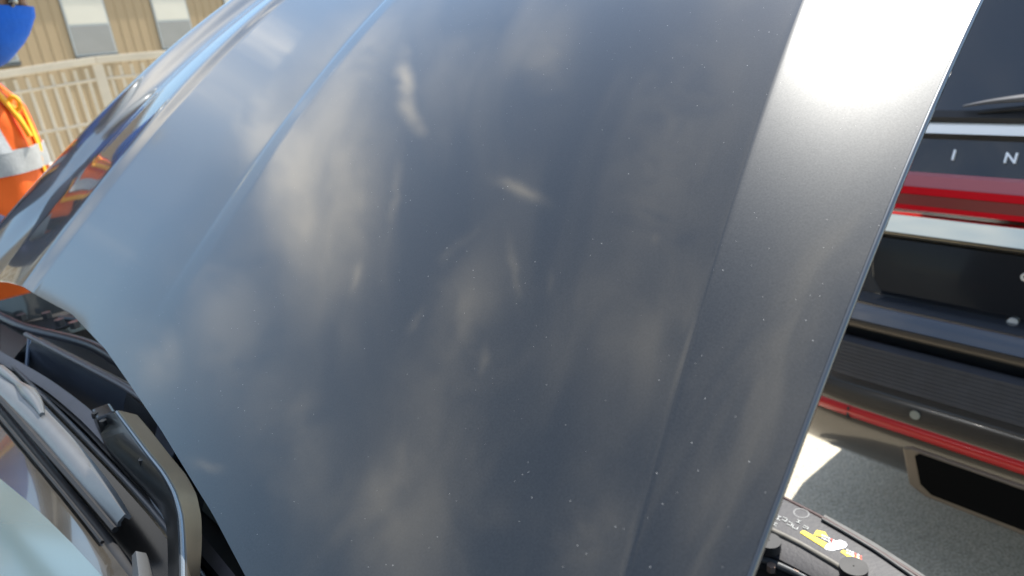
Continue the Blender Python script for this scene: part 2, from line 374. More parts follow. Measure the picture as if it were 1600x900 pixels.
for i in range(UN):
    w = -.357 + 1.86*i/(UN-1)
    for j in range(UM): r0 = hood_rear(w) + .004; uv_.append(hood_pt(w, r0 + (1.097 - r0)*j/(UM-1), -.007))
mesh('hood_underside', uv_, [(i*UM+j, (i+1)*UM+j, (i+1)*UM+j+1, i*UM+j+1) for i in range(UN-1) for j in range(UM-1)], PAINT_PLAIN, hood, 180)
rear_edge = [hood_pt(w, hood_rear(w) + .002, -.0035) for w in np.linspace(-.36, 1.51, 90)]
tube('hood_hem', rear_edge, .0028, PAINT_PLAIN, hood, sides=8)
# folded hem along the near side edge
hem = [hood_pt(-.36, hood_rear(-.36) + (1.10 - hood_rear(-.36))*j/39, -.0025) for j in range(40)]
tube('hood_hem', hem, .0024, PAINT_PLAIN, hood, sides=8)
# inner frame under the hood
iv = []; 
for w in (-.30, -.2, -.05, .65, 1.3, 1.4):
    for b in (.12, .3, .6, 1.05): iv.append(hood_pt(w, b, -.035 if w in (-.30, 1.4) or b in (.12, 1.05) else -.05))
iff = [(i*4+j, (i+1)*4+j, (i+1)*4+j+1, i*4+j+1) for i in range(5) for j in range(3)]
mesh('hood_liner', iv, iff, BAY, hood, 30, solid=.01)

def Q(pts, z): return [atz(x, y, z) for x, y in pts]
# --- windscreen, its dark printed border and the lower moulding
GLASS = material('windscreen_glass', (.07, .10, .11), .12, spec=.7, coat=.3, coat_rough=.08)  # pale cyan base stands in for light reflected by the glass
FRIT = material('black_glass_border', (.04, .036, .03), .16, spec=.6, coat=1, noise_amt=.2, noise_scale=20)  # brown-tan reflection mixed into the border's base colour
edge = Q([(0, 755), (50, 795), (100, 840), (150, 900)], 1.04)
e0, e1 = edge[0], edge[-1]
ext0 = e0 + (e0 - edge[1]).normalized()*.75; ext1 = e1 + (e1 - edge[2]).normalized()*.35
line = [ext0] + edge + [ext1]
def up(ps, df, dz): return [p - F*df + Z*dz for p in ps]
frit_low = Q([(0, 640), (60, 715), (110, 780), (170, 850), (205, 900)], 1.028)
frit_low = [frit_low[0] + (frit_low[0] - frit_low[1]).normalized()*.75] + frit_low + [frit_low[-1] + (frit_low[-1] - frit_low[-2]).normalized()*.3]
sheet('windscreen', [line, up(line, .25, .13), up(line, .6, .33)], GLASS, car, solid=.005)
sheet('windscreen_border', [frit_low, line], FRIT, car, solid=.005)
strip = [p + (q - p).normalized()*.010 + Z*.003 for p, q in zip(resample(line, 30), resample(frit_low, 30))]
sheet('windscreen_edge_strip', [[p + Z*.002 for p in resample(line, 30)], strip], material('pinkish_edge_strip', (.34, .27, .24), .4), car, n=30, solid=.002)
tube('windscreen_moulding', [p + Z*.003 for p in frit_low], .006, RUBBER, car, n=30)

# --- cowl: strips that follow the foot of the windscreen
def ext(ps, a=.6, b=.4):
    return [ps[0] + (ps[0] - ps[1]).normalized()*a] + ps + [ps[-1] + (ps[-1] - ps[-2]).normalized()*b]
rim = ext(Q([(48, 528), (120, 566), (200, 608), (250, 645)], 1.05), .02, .5)
rim_low = [p - Z*.09 - F*.012 for p in rim]
seam = ext(Q([(60, 613), (125, 678), (190, 745), (255, 815), (300, 880)], 1.03), .5, .4)
SLATE = material('slate_plastic_panel', (.035, .042, .055), .34, coat=.3, noise_amt=.2, noise_scale=9)
MAUVE = material('pale_mauve_plastic', (.115, .105, .115), .4, noise_amt=.25, noise_scale=40)  # lighter grey-mauve plastic for rim and ledge
wtop = Q([(50, 531), (203, 611)], 1.048); wbot = Q([(24, 568), (150, 648)], .995) ; wb2 = wbot[1] + (wbot[1] - wbot[0])*.35
mesh('plenum_wall', [wtop[0], wtop[1], wb2, wbot[0], *(p + F*.012 for p in (wtop[0], wtop[1], wb2, wbot[0]))], [(0, 1, 2, 3), (7, 6, 5, 4), (0, 4, 5, 1), (1, 5, 6, 2), (2, 6, 7, 3), (3, 7, 4, 0)], SLATE, car, bevel=.002)
wt2 = Q([(206, 613), (262, 655), (330, 740)], 1.046); wbt2 = Q([(192, 668), (250, 740), (310, 820)], .985)
sheet('plenum_end_wall', [wt2, wbt2], PLASTIC, car, n=8, solid=.006)
mesh('plenum_corner', [*Q([(246, 664), (278, 700), (262, 722), (240, 690)], 1.043), *(p - Z*.02 for p in Q([(246, 664), (278, 700), (262, 722), (240, 690)], 1.043))], [(0, 1, 2, 3), (7, 6, 5, 4), (0, 4, 5, 1), (1, 5, 6, 2), (2, 6, 7, 3), (3, 7, 4, 0)], material('blue_grey_insert', (.06, .08, .12), .35), car)
lside = Q([(46, 530), (22, 566)], 1.04); tube('plenum_side_edge_highlight', [lside[0], lside[1] - Z*.045], .003, material('blue_edge_highlight', (.10, .14, .20), .3, .3), car, n=8)  # bluish highlight along the edge, given as the tube's colour
mesh('plenum_side', [*Q([(0, 505), (46, 530), (20, 562), (0, 553)], 1.03), *(p - Z*.02 for p in Q([(0, 505), (46, 530), (20, 562), (0, 553)], 1.03))], [(0, 1, 2, 3), (7, 6, 5, 4), (0, 4, 5, 1), (1, 5, 6, 2), (2, 6, 7, 3), (3, 7, 4, 0)], PLASTIC, car)
tube('plenum_rim', [p + Z*.002 for p in rim], .0042, MAUVE, car, n=40)
lg1 = ext(Q([(18, 562), (72, 592), (140, 642), (215, 718), (264, 778)], 1.034), .4, .3); lg2 = ext(Q([(22, 580), (70, 607), (130, 658), (205, 738), (258, 798)], 1.028), .4, .3)
sheet('cowl_ledge', [[p - Z*.03 for p in lg1], lg1, lg2], MAUVE, car, n=40, solid=.003)
tube('cowl_seal', seam, .0032, material('seal_grey', (.07, .07, .075), .35, noise_amt=.2), car, n=40)
lg3 = [p - Z*.03 for p in lg2]; sm2 = [p - Z*.028 for p in seam]
sheet('cowl_channel', [[p - Z*.004 for p in lg2], lg3, sm2, [p - Z*.003 for p in seam]], PLASTIC, car, n=40)
sheet('cowl_grille_panel', [[p - Z*.010 for p in frit_low], [p - Z*.004 - F*.004 for p in seam]], material('cowl_gloss_panel', (.016, .014, .012), .2, spec=.3, noise_amt=.3, noise_scale=9), car, n=40)
foot = [p - Z*.05 for p in lg1]
sheet('plenum_floor', [[p - Z*.06 for p in seam], [p - Z*.10 + F*.02 for p in rim], [p - Z*.10 + F*.16 for p in rim]], BAY, car, n=20)
# ribs and ledges beyond the rim, towards the engine
r2 = ext(Q([(0, 495), (40, 515), (90, 525), (150, 540), (215, 585)], 1.02), .2, .6)
sheet('firewall_ledge', [rim_low, [p + F*.02 - Z*.05 for p in rim], r2], BAY, car, n=40)
tube('firewall_seal', r2, .009, material('seal_rubber', (.06, .057, .065), .35, noise_amt=.2), car, n=40)
sheet('engine_bay_back', [[p - Z*.01 for p in r2], [p - Z*.25 + F*.04 for p in r2]], BAY, car, n=30)
# far side: fender top with its gutter, bolts and a strut
FEND = Q([(-60, 410), (0, 425), (60, 440), (130, 490)], 1.03)
fl0 = [W(-.5, 1.66, 1.03), W(-.1, 1.68, 1.03), W(.3, 1.68, 1.03), W(.74, 1.60, .80)]
fl1 = [p + L*.10 - Z*.02 for p in fl0]; fl2 = [p + L*.15 - Z*.30 for p in fl0]; fl3 = [p - Z*.10 - L*.02 for p in fl0]
sheet('far_fender', [fl3, fl0, fl1, fl2, [p - Z*.65 for p in fl1]], PAINT_PLAIN, car, n=30, solid=.003)
sheet('far_fender_flange', [[p - L*.10 - Z*.06 for p in fl0], [p - L*.02 - Z*.05 for p in fl0]], BAY, car, n=30)
for k, (x, y) in enumerate([(75, 497), (95, 508), (118, 512), (36, 500)]):
    p = atz(x, y, 1.0); tube('bolt', [p, p + Z*.012], .009, WIPER_GREY, car, sides=6)
tube('bay_brace', Q([(95, 497), (130, 500), (170, 505)], 1.0), .006, WIPER_GREY, car)
# near fender (below the frame) and front end
nf0 = [W(-.6, .05, 1.02), W(0, .03, 1.03), W(.4, .04, .92), W(.70, .10, .66)]
sheet('near_fender', [[p + L*.06 - Z*.04 for p in nf0], nf0, [p - L*.06 - Z*.06 for p in nf0], [p - L*.10 - Z*.5 for p in nf0]], PAINT_PLAIN, car, n=30, solid=.003)
sheet('front_bumper', [[W(.70, -.1, .66), W(.80, .4, .66), W(.84, .85, .66), W(.80, 1.3, .66), W(.70, 1.75, .66)],
                       [W(.76, -.1, .5), W(.88, .4, .5), W(.92, .85, .5), W(.88, 1.3, .5), W(.76, 1.75, .5)],
                       [W(.74, -.1, .22), W(.85, .4, .2), W(.89, .85, .2), W(.85, 1.3, .2), W(.74, 1.75, .22)]], PAINT_PLAIN, car, n=30)
sheet('engine_bay_floor', [[W(.1, .1, .5), W(.1, 1.65, .5)], [W(.85, .1, .5), W(.85, 1.65, .5)]], BAY, car, n=6)
# body behind: doors and cabin outline of the grey car
prism('cabin_body', [W(-.05, -.02, .3), W(-.05, -.02, 1.0), W(-.6, .12, 1.38), W(-2.2, .12, 1.36), W(-2.5, 0, 1.05), W(-2.5, 0, .3)][::-1][0:0] or
      [W(-.45, .0, .3), W(-.45, .0, .98), W(-2.8, .0, 1.0), W(-2.8, .0, .3)], L*1.72, PAINT_PLAIN, car, bevel=.04)
prism('roof', [W(-.62, .16, 1.30), W(-1.0, .18, 1.42), W(-2.1, .18, 1.40), W(-2.6, .16, 1.0), W(-.62, .16, 1.0)], L*1.38, PAINT_PLAIN, car, bevel=.05)

# --- wiper with arm, blade and cap
wt = Q([(0, 575), (40, 612), (75, 648), (115, 690), (155, 738), (185, 778), (202, 812)], 1.051); wb = Q([(0, 617), (40, 655), (68, 684), (110, 734), (150, 780), (172, 803), (189, 822)], 1.046)
wt = [wt[0] + (wt[0] - wt[1]).normalized()*.5] + wt; wb = [wb[0] + (wb[0] - wb[1]).normalized()*.5] + wb
wm = [a*.65 + b*.35 + Z*.005 for a, b in zip(wt, wb)]; wq = [a*.15 + b*.85 + Z*.003 for a, b in zip(wt, wb)]
arm = sheet('wiper_arm', [wt, wm, wq, wb], WIPER_GREY, car, n=40, solid=.003, smooth=60)
clip = Q([(0, 576), (22, 594), (42, 611), (60, 630), (66, 648)], 1.058)
tube('wiper_clip', clip, [.006, .006, .004, .009, .007, .003], WIPER_GREY, arm, n=14)
blade = Q([(0, 622), (60, 690), (120, 757), (180, 828)], 1.046); blade = [blade[0] + (blade[0] - blade[1]).normalized()*.5] + blade
tube('wiper_blade', blade, [.0045, .0045, .004, .003], RUBBER, arm, n=30, sides=6)
bl2 = [p - F*.012 - Z*.006 for p in blade]
tube('wiper_rubber', bl2, .0018, RUBBER, arm, n=30, sides=6)
piv = atz(222, 905, 1.05)
# second wiper's arm rising from the near side
sheet('wiper_arm', [Q([(206, 868), (207, 900), (209, 960)], 1.055), Q([(212, 861), (217, 900), (222, 960)], 1.066), Q([(228, 864), (234, 900), (238, 960)], 1.06), Q([(234, 876), (240, 900), (246, 960)], 1.045)], WIPER_GREY, car, n=14, solid=.003, smooth=60)

# --- hinge arm of the hood: a bent steel channel
hin = empty  # (kept as a part of the car)
outer = [(212, 652), (234, 678), (260, 712), (288, 746), (304, 776), (311, 812), (311, 850), (307, 900), (303, 950)]
ridge = [(183, 645), (204, 673), (230, 708), (256, 740), (273, 770), (283, 806), (286, 850), (287, 900), (288, 950)]
inner = [(150, 652), (168, 690), (198, 722), (228, 753), (252, 782), (265, 815), (268, 850), (269, 900), (269, 950)]
br = sheet('hinge_arm', [Q(ridge, 1.0755), Q(inner, 1.045), [p - Z*.012 for p in Q(inner, 1.045)]], STEEL_BLACK, car, n=70, solid=.003, smooth=30)
sheet('hinge_face', [Q(outer, 1.062), Q(ridge, 1.076)], material('steel_face_tan_reflection', (.10, .087, .07), .3, .7, noise_amt=.12, noise_scale=10), br, n=70, solid=.003, smooth=30)  # reflected tan surroundings put into the outer face's colour
tube('hinge_highlight', [p + Z*.0012 for p in Q(ridge, 1.075)], .0016, material('steel_edge_highlight', (.24, .27, .30), .25, .6), br, n=50, sides=6)  # thin bright tube drawn in as the ridge's highlight
box('hinge_foot', atz(166, 655, 1.055), AX, (.010, .016, .012), STEEL_BLACK, br, bevel=.003)
for (x, y) in [(150, 652), (163, 664), (225, 725)]:
    p = atz(x, y, 1.062); tube('bolt', [p, p + Z*.006], .004, STEEL_BLACK, br, sides=6)
sheet('hinge_seat', [Q([(165, 690), (210, 735), (262, 830)], 1.03), Q([(180, 690), (240, 750), (270, 830)], 1.035)], material('grey_cowl_insert', (.20, .22, .24), .45, noise_amt=.1), car, n=16)

# --- front panel over the radiator, with its warning label
RZ = .72
RADP = material('radiator_cover_plastic', (.035, .034, .038), .55, noise_amt=.3, noise_scale=30, bump=.06, bump_scale=200)
def sticker(name, poly, mat, lift, parent, label=None):
    p = [atz(x, y, RZ + lift) for x, y in poly]; return prism(name, p, Z*-.0006, mat, parent, label=label)
far = Q([(1120, 724), (1205, 770), (1285, 811), (1350, 850), (1430, 900), (1500, 945)], RZ)
mid = Q([(1080, 760), (1185, 822), (1245, 850), (1305, 885), (1360, 920), (1420, 960)], RZ)
near = Q([(1060, 790), (1172, 850), (1220, 874), (1270, 900), (1320, 930), (1370, 970)], RZ - .01)
cover = sheet('radiator_cover', [[p - Z*.06 for p in far], far, mid, near, [p - Z*.05 for p in near]], RADP, car, n=40, solid=.004, smooth=30)
tube('cover_lip', [p + Z*.001 for p in far], .004, material('brown_black_seal', (.06, .035, .032), .4), cover, n=40)
tube('cover_ridge', [p + Z*.003 for p in mid], .0045, material('dusty_ridge', (.16, .15, .13), .6, noise_amt=.4, noise_scale=60), cover, n=40)
YEL = material('yellow_label', (.85, .62, .02), .4); WHT = material('white_label', (.8, .8, .8), .4); REDL = material('red_label_print', (.6, .06, .04), .4); INK = material('grey_label_print', (.45, .46, .44), .5)
LIFT = .0042
lab = sticker('warning_label', [(1291.7, 849.6), (1300, 846.5), (1313, 843.5), (1321, 847), (1324, 851), (1320.7, 855.7), (1300.8, 860.3), (1292, 859), (1287, 855.7)], WHT, LIFT, cover)
sticker('warning_label_stripe', [(1250, 832), (1253, 829), (1257, 829), (1293, 849), (1288, 856)], YEL, LIFT + .0004, lab)
sticker('warning_triangle', [(1271, 836), (1276, 828), (1289, 831), (1294, 839), (1281, 838)], YEL, LIFT, lab)
for k in range(12):
    x, y = 1284 + (k % 6)*3.6, 838.5 + (k % 6)*1.7 - (k//6)*4.2
    sticker('label_print', [(x, y), (x+2.4, y+1.2), (x+1.6, y+3.4), (x-.8, y+2.2)], (INK, WHT, REDL, WHT, INK, WHT)[(k*5) % 6], LIFT + .0003, lab)
lab2 = sticker('warning_label', [(1313, 862), (1317.6, 859), (1346, 872.5), (1341, 879), (1330, 874)], YEL, LIFT, cover)
for k in range(12):
    x, y = 1323 + (k % 6)*4.2, 861.5 + (k % 6)*2.0 - (k//6)*4.2
    sticker('label_print', [(x, y), (x+3.0, y+1.5), (x+2.0, y+4.2), (x-1.0, y+2.7)], (INK, REDL, WHT, REDL, WHT, INK)[(k*5) % 6], LIFT + .0003, lab2)
def glyph(x, y, w, h, k):
    # raised outline shapes like the worn white lettering, too blurred to read
    dx, dy = .88, .47
    for (u0, v0, u1, v1) in (((0, 0, w, 0), (w, 0, w, h), (0, h, w, h)), ((0, 0, 0, h), (0, h, w, h), (w, 0, w, h)), ((0, 0, w, 0), (0, h, w, h), (w*.5, 0, w*.5, h)))[k % 3]:
        p0 = (x + u0*dx - v0*.45, y + u0*dy + v0*.8); p1 = (x + u1*dx - v1*.45, y + u1*dy + v1*.8)
        q = [atz(px_, py_, RZ + LIFT) for px_, py_ in (p0, p1)]
        tube('moulded_mark', q, .0007, INK, cover, sides=4)
for k, (x, y, w, h) in enumerate([(1199, 803, 6, 6), (1206, 801, 7, 7), (1214, 805, 8, 6), (1224, 808, 7, 5), (1196, 811, 6, 4), (1207, 815, 9, 4), (1232, 815, 7, 5), (1240, 820, 8, 5), (1246, 812, 6, 4), (1256, 821, 8, 3)]): glyph(x, y, w, h, k)
tr1 = Q([(1283, 812), (1320, 833), (1365, 860), (1430, 905), (1480, 945)], RZ + .006); tr0 = Q([(1288, 806), (1326, 827), (1371, 853), (1438, 897), (1490, 936)], RZ - .012)
sheet('cover_trim', [tr0, tr1], material('grey_cover_trim', (.14, .14, .135), .55, noise_amt=.25, noise_scale=40), cover, n=30, solid=.002)
def ring(name, c, r0, r1, h, mat, parent, n=24, ax=(F, L, Z)):
    v = []; f = []
    for k in range(n):
        t = 2*math.pi*k/n; d = ax[0]*math.cos(t) + ax[1]*math.sin(t)
        v += [c + d*r0, c + d*r1, c + d*r1 + ax[2]*h, c + d*r0 + ax[2]*h]
    for k in range(n):
        a, b = k*4, ((k+1) % n)*4
        for q in range(4): f.append((a+q, b+q, b+(q+1) % 4, a+(q+1) % 4))
    return mesh(name, v, f, mat, parent, 40)
ring('moulded_ring', atz(1252, 803, RZ + .002), .009, .011, .0015, material('scuffed_plastic', (.16, .16, .16), .5), cover)
ring('filler_cap', atz(1201, 857, RZ + .0), .001, .016, .014, RUBBER, car)
ring('cap_collar', atz(1196, 852, RZ + .0), .014, .018, .005, WIPER_GREY, car)
ring('filler_cap', atz(1333, 896, RZ + .01), .001, .017, .012, RUBBER, car)
tube('bay_hose', Q([(1165, 870), (1205, 885), (1235, 905), (1260, 930)], RZ - .03), .012, RUBBER, car, n=16)
tube('bay_pipe', Q([(1140, 862), (1190, 872), (1250, 898), (1300, 930)], RZ - .015), .005, WIPER_GREY, car, n=16)
box('headlight_housing', W(.74, .22, .66), AX, (.05, .10, .05), BAY, car, bevel=.01)
for k in range(2):
    p = atz(1205 + k*42, 892 + k*6, RZ - .02); tube('bolt', [p, p + Z*.01], .006, material('bolt_bronze', (.3, .22, .18), .4, .5), car, sides=6)
for fx in (.45, -2.1):
    for lx in (.02, 1.62):
        wc = W(fx, lx, .33)
        wh = ring('wheel', wc - L*(.0), .21, .33, .2, RUBBER, car, 32, (F, Z, L)); ring('rim', wc + L*.02, .03, .21, .16, WIPER_GREY, wh, 32, (F, Z, L))

# ------------------------------------------------------------------ the black suv ahead
suv = empty('parked_suv', W(3.9, .20, 0), 'black glossy suv parked ahead, with a full-width red tail light bar', 'suv')
WARM_REFL = material('ground_reflection_paint', (.085, .074, .062), .26, .6, coat=1, coat_rough=.03)  # taupe base carries the ground's warm reflection on the black paint
BLACK = material('black_suv_paint', (.014, .015, .018), .12, coat=1, coat_rough=.015)
CHROME = material('chrome', (.82, .83, .85), .07, 1.)
SATIN = material('satin_silver_trim', (.95, .92, .86), .3, .5)
DGLASS = material('tinted_rear_glass', (.026, .027, .031), .06, spec=.6, coat=1)
PAD = material('ribbed_step_plastic', (.04, .042, .05), .5, noise_amt=.2, noise_scale=30)
LC = .165
def corner(l):
    d = abs(l - LC); x = max(0, d - .55)
    return .5*x**2 + (0 if d < .74 else (d - .74)*1.2)
LS = [LC - .83, LC - .79, LC - .75, LC - .7, LC - .62] + list(np.linspace(LC - .54, LC + .54, 9)) + [LC + .62, LC + .7, LC + .75, LC + .79, LC + .83]
def loft(name, prof, mat, parent=suv, solid=.004, l0=-9, l1=9, smooth=35, cscale=1., label=None, offset=1):
    ls = [l for l in LS if l0 < l < l1]
    if l0 > -9: ls = [l0] + ls
    if l1 < 9: ls = ls + [l1]
    v = [W(f_ + corner(l)*cscale, l, z) for (f_, z) in prof for l in ls]; n = len(ls); f = []
    for i in range(len(prof) - 1):
        for j in range(n - 1):
            a = i*n + j; f.append((a, a+1, a+n+1, a+n))
    return mesh(name, v, f, mat, parent, smooth, solid, offset, label=label)
loft('rear_window', [(2.10, 1.66), (1.905, 1.36), (1.755, 1.145)], DGLASS)
loft('window_gasket', [(1.742, 1.147), (1.728, 1.137), (1.735, 1.127)], RUBBER)
loft('trim_strip', [(1.752, 1.130), (1.742, 1.127), (1.728, 1.116), (1.722, 1.105), (1.75, 1.103)], SATIN, smooth=60)
loft('tailgate', [(1.750, 1.106), (1.728, 1.06), (1.703, 1.016)], BLACK)
LRED = material('red_lens', (.55, .008, .015), .12, coat=1); LDARK = material('smoked_red_lens', (.20, .045, .04), .15, coat=1); LPINK = material('frosted_red_lens', (.42, .14, .17), .3, coat=1)
lb = loft('tail_light', [(1.70, 1.015), (1.690, 1.011), (1.686, .995), (1.684, .988)], LPINK)
loft('lens_band', [(1.683, .9885), (1.681, .972)], LRED, lb); loft('lens_band', [(1.681, .9715), (1.681, .947)], LDARK, lb); loft('lens_band', [(1.6805, .9465), (1.679, .9355)], LRED, lb)
loft('chrome_applique', [(1.712, .934), (1.706, .932), (1.695, .91), (1.684, .892), (1.676, .880), (1.682, .874), (1.712, .868)], material('chrome_cream_reflection', (.97, .86, .64), .09, 1.), smooth=50)  # cream reflection of the pavement put into the chrome's own colour
# lower tailgate: plate recess framed by a panel tinted with the ground's reflection
loft('tailgate_lower', [(1.712, .868), (1.715, .80), (1.712, .73), (1.705, .69)], WARM_REFL)
rec = [atz(*p, 1) for p in []]
rp = [(.735, .855), (.748, .80), (.742, .745), (.715, .705), (.67, .688), (.17, .688), (.12, .705), (.10, .745), (.095, .80), (.10, .855)]
prism('plate_recess', [W(1.70 + corner(l), l, z) for l, z in rp], F*.006, material('recess_black', (.01, .011, .014), .1, coat=1), suv, bevel=.002)
loft('bumper_ledge', [(1.705, .700), (1.665, .698), (1.645, .691), (1.624, .674), (1.611, .664)], material('bumper_top_sky_tint', (.035, .042, .055), .16, .3, coat=1), smooth=60)  # blue of the reflected sky put into the ledge's base colour
loft('bumper_edge', [(1.611, .665), (1.609, .655), (1.613, .646)], material('bronze_edge', (.10, .085, .07), .3, .6), smooth=60)
loft('bumper_gap', [(1.616, .647), (1.65, .64), (1.65, .60), (1.60, .60)], RUBBER)
pad_prof = []
for k in range(9):
    z0 = .612 - k*.0095; f0 = 1.585 - k*.0012
    pad_prof += [(f0, z0), (f0, z0 - .0055), (f0 + .004, z0 - .006), (f0 + .004, z0 - .0092)]
loft('step_pad', [(1.61, .615)] + pad_prof, PAD, smooth=20)
loft('bumper', [(1.584, .530), (1.570, .515), (1.563, .49), (1.563, .455)], WARM_REFL, smooth=60)
refl = loft('reflector_strip', [(1.565, .455), (1.558, .451), (1.556, .441), (1.558, .430), (1.566, .427)], material('red_reflector', (.46, .02, .018), .22, coat=.4), smooth=60)
LSk = LS
loft('bumper_lower', [(1.565, .429), (1.561, .40), (1.566, .36), (1.580, .32), (1.60, .298), (1.66, .285)], WARM_REFL, smooth=60)
# lower diffuser opening with a bezel
op = [(.583, .392), (.56, .400), (.20, .400), (.26, .392), (.30, .31), (.33, .285), (.50, .283), (.545, .292)]
op = [(.583, .392), (.565, .402), (.265, .402), (.247, .392), (.27, .30), (.31, .280), (.52, .280), (.56, .298)]
prism('exhaust_bezel', [W(1.552, l, z) for l, z in op], F*.05, material('bronze_bezel', (.16, .13, .10), .35, .4, noise_amt=.1), suv, bevel=.006)
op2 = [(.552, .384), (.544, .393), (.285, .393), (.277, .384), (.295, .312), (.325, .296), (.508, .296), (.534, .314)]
prism('exhaust_shade_panel', [W(1.5495, l, z) for l, z in op2], F*.05, material('recess_shade_black', (.002, .002, .002), .8, spec=.1), suv)  # raised near-black panel; the opening's shade is in its colour
for l in (.563, .24):
    p = W(1.558, l, .487); ring('parking_sensor', p, .0, .011, -.003, material('sensor_cap', (.22, .24, .22), .25, .3), suv, 16, (L, Z, F)); ring('sensor_ring', p, .0105, .012, -.001, BLACK, suv, 16, (L, Z, F))
ring('camera_button', W(1.698, .437, .704), .0, .010, -.006, SATIN, suv, 16, (L, Z, F))
ring('badge', W(1.698, .425, .812), .005, .009, -.006, SATIN, suv, 20, (L, Z, F))
# body sides, roof, wheels
side = [(1.74, .29), (1.72, .5), (1.72, .9), (1.76, 1.12), (1.93, 1.55), (2.05, 1.70), (2.4, 1.76), (4.4, 1.74), (5.0, 1.2), (6.2, 1.1), (6.45, .9), (6.45, .35), (6.2, .29)]
for sgn, nm in ((1, 1), (-1, -1)):
    v = []
    for inset in (.0, .0):
        pass
hull = [W(f_ + .035 + (.16 if f_ < 2.2 else 0), LC - (.815 if z < 1.1 else .68), z) for f_, z in side]
nh = len(hull); v = hull + [p + L*(2*(LC - (p.dot(L)))) for p in hull]
f = [tuple(range(nh)), tuple(reversed(range(nh, 2*nh)))] + [(i, (i+1) % nh, nh + (i+1) % nh, nh + i) for i in range(nh)]
mesh('body_shell', v, f, BLACK, suv, None, bevel=.03)
box('roof_spoiler', W(2.20, LC, 1.70), AX, (.14, .58, .018), BLACK, suv, bevel=.012)
for l in (LC + .69, LC - .69):
    box('side_window', W(3.3, l + (.012 if l > LC else -.012), 1.42), AX, (1.05, .006, .20), DGLASS, suv, bevel=.004)
for fx in (2.65, 5.45):
    for l in (LC + .60, LC - .83):
        wh = ring('wheel', W(fx, l, .37), .24, .37, .235, RUBBER, suv, 36, (F, Z, L)); ring('rim', W(fx, l + .01, .37), .05, .24, .215, SATIN, wh, 36, (F, Z, L))
# rear wiper
wp = [at_plane(x, y, F*1.735, F) for x, y in [(1505, 166), (1530, 161), (1560, 157), (1600, 153), (1680, 146), (1800, 140)]]
rw = tube('rear_wiper', wp, [.004, .009, .014, .018, .021, .022], material('wiper_dark_grey', (.10, .10, .105), .4, noise_amt=.2), suv, n=20, flat=.6)
tube('wiper_rubber', [p - Z*.020 for p in wp[1:]], .005, RUBBER, rw, n=10)
# lettering on the tailgate
def text_obj(ch, p, xdir, zdir, size, depth, mat, parent, name='letter'):
    cu = bpy.data.curves.new('t', 'FONT'); cu.body = ch; cu.size = size; cu.extrude = depth; cu.offset = size*.012; cu.align_x = 'CENTER'; cu.align_y = 'CENTER'
    tmp = bpy.data.objects.new('tmp', cu); COL.objects.link(tmp)
    dg = bpy.context.evaluated_depsgraph_get(); me = bpy.data.meshes.new_from_object(tmp.evaluated_get(dg)); bpy.data.objects.remove(tmp)
    nrm_ = xdir.cross(zdir)
    vv = [p + xdir*v.co.x + zdir*v.co.y + nrm_*v.co.z for v in me.vertices]; ff = [tuple(q.vertices) for q in me.polygons]
    return mesh(name, vv, ff, mat, parent)
LET = material('silver_letters', (.9, .92, .95), .45, .35)
for k, ch in enumerate('LINCOLN'):
    text_obj(ch, W(1.717, .703 - k*.108, 1.056), -L, (Z + F*.5).normalized(), .032, .003, LET, suv)
# reflector strip joint
box('reflector_joint', W(1.556, .715, .437), AX, (.003, .003, .0165), RUBBER, refl)

# ------------------------------------------------------------------ building
SID = material('tan_metal_siding', (.32, .235, .135), .55, noise_amt=.12, noise_scale=1.5, stretch=(1, 1, .25))
BP = Vector((math.sin(R(-30))*14, math.cos(R(-30))*14, 0)); YY = Vector((math.sin(R(30)), math.cos(R(30)), 0)); XX = Vector((YY.y, -YY.x, 0))
def B(x, y, z): return BP + XX*x + YY*y + Z*z
y0, y1 = -6.0, 15.0
bld = empty('office_building', B(-3, 4, 0), 'long low tan building with ribbed siding and two-tone windows', 'building')
BH = 3.5; WW = .75; SILL, WTOP = 1.74, 3.1; WMID = 2.27
wins = [.875 + k*1.66 for k in range(-3, 8)]
box('wall', B(-3.045, (y0 + y1)/2, BH/2), (XX, YY, Z), (3.0, (y1 - y0)/2, BH/2), SID, bld)
first = {}
def plank(y, w, z0, z1):
    v = [B(*q) for q in ((0, y, z0), (0, y + w*.08, z0), (.010, y + w*.14, z0), (.010, y + w*.86, z0), (0, y + w*.92, z0), (0, y + w, z0), (-.038, y + w, z0), (-.038, y, z0))]
    key = (round(w, 3), round(z1 - z0, 3))
    if key not in first:
        o = prism('siding_plank', v, Z*(z1 - z0), SID, bld); first[key] = (o, o.location.copy(), y, z0)
    else:
        s0, lo, yy, zz0 = first[key]; o = s0.copy(); COL.objects.link(o); o.parent = bld; o.location = lo + YY*(y - yy) + Z*(z0 - zz0)
edges = []; prev = y0
for wy in wins:
    a, b = wy - WW/2, wy + WW/2
    edges.append((prev, a, False)); edges.append((a, b, True)); prev = b
edges.append((prev, y1, False))
for a, b, isw in edges:
    if b - a < .05: continue
    n_ = max(1, round((b - a)/.19)); w_ = (b - a)/n_
    for k in range(n_):
        if isw: plank(a + k*w_, w_, 0, SILL - .02); plank(a + k*w_, w_, WTOP + .02, BH)
        else: plank(a + k*w_, w_, 0, BH)
BLIND = material('white_blind', (.50, .47, .40), .45, coat=.4, noise_amt=.05, noise_scale=2); GREYP = material('grey_window_panel', (.20, .195, .19), .35, coat=.5, noise_amt=.1, noise_scale=2); ALU = material('window_frame_grey', (.35, .36, .36), .4, .5); DARKG = material('dark_gap', (.05, .055, .06), .3)
wsrc = None
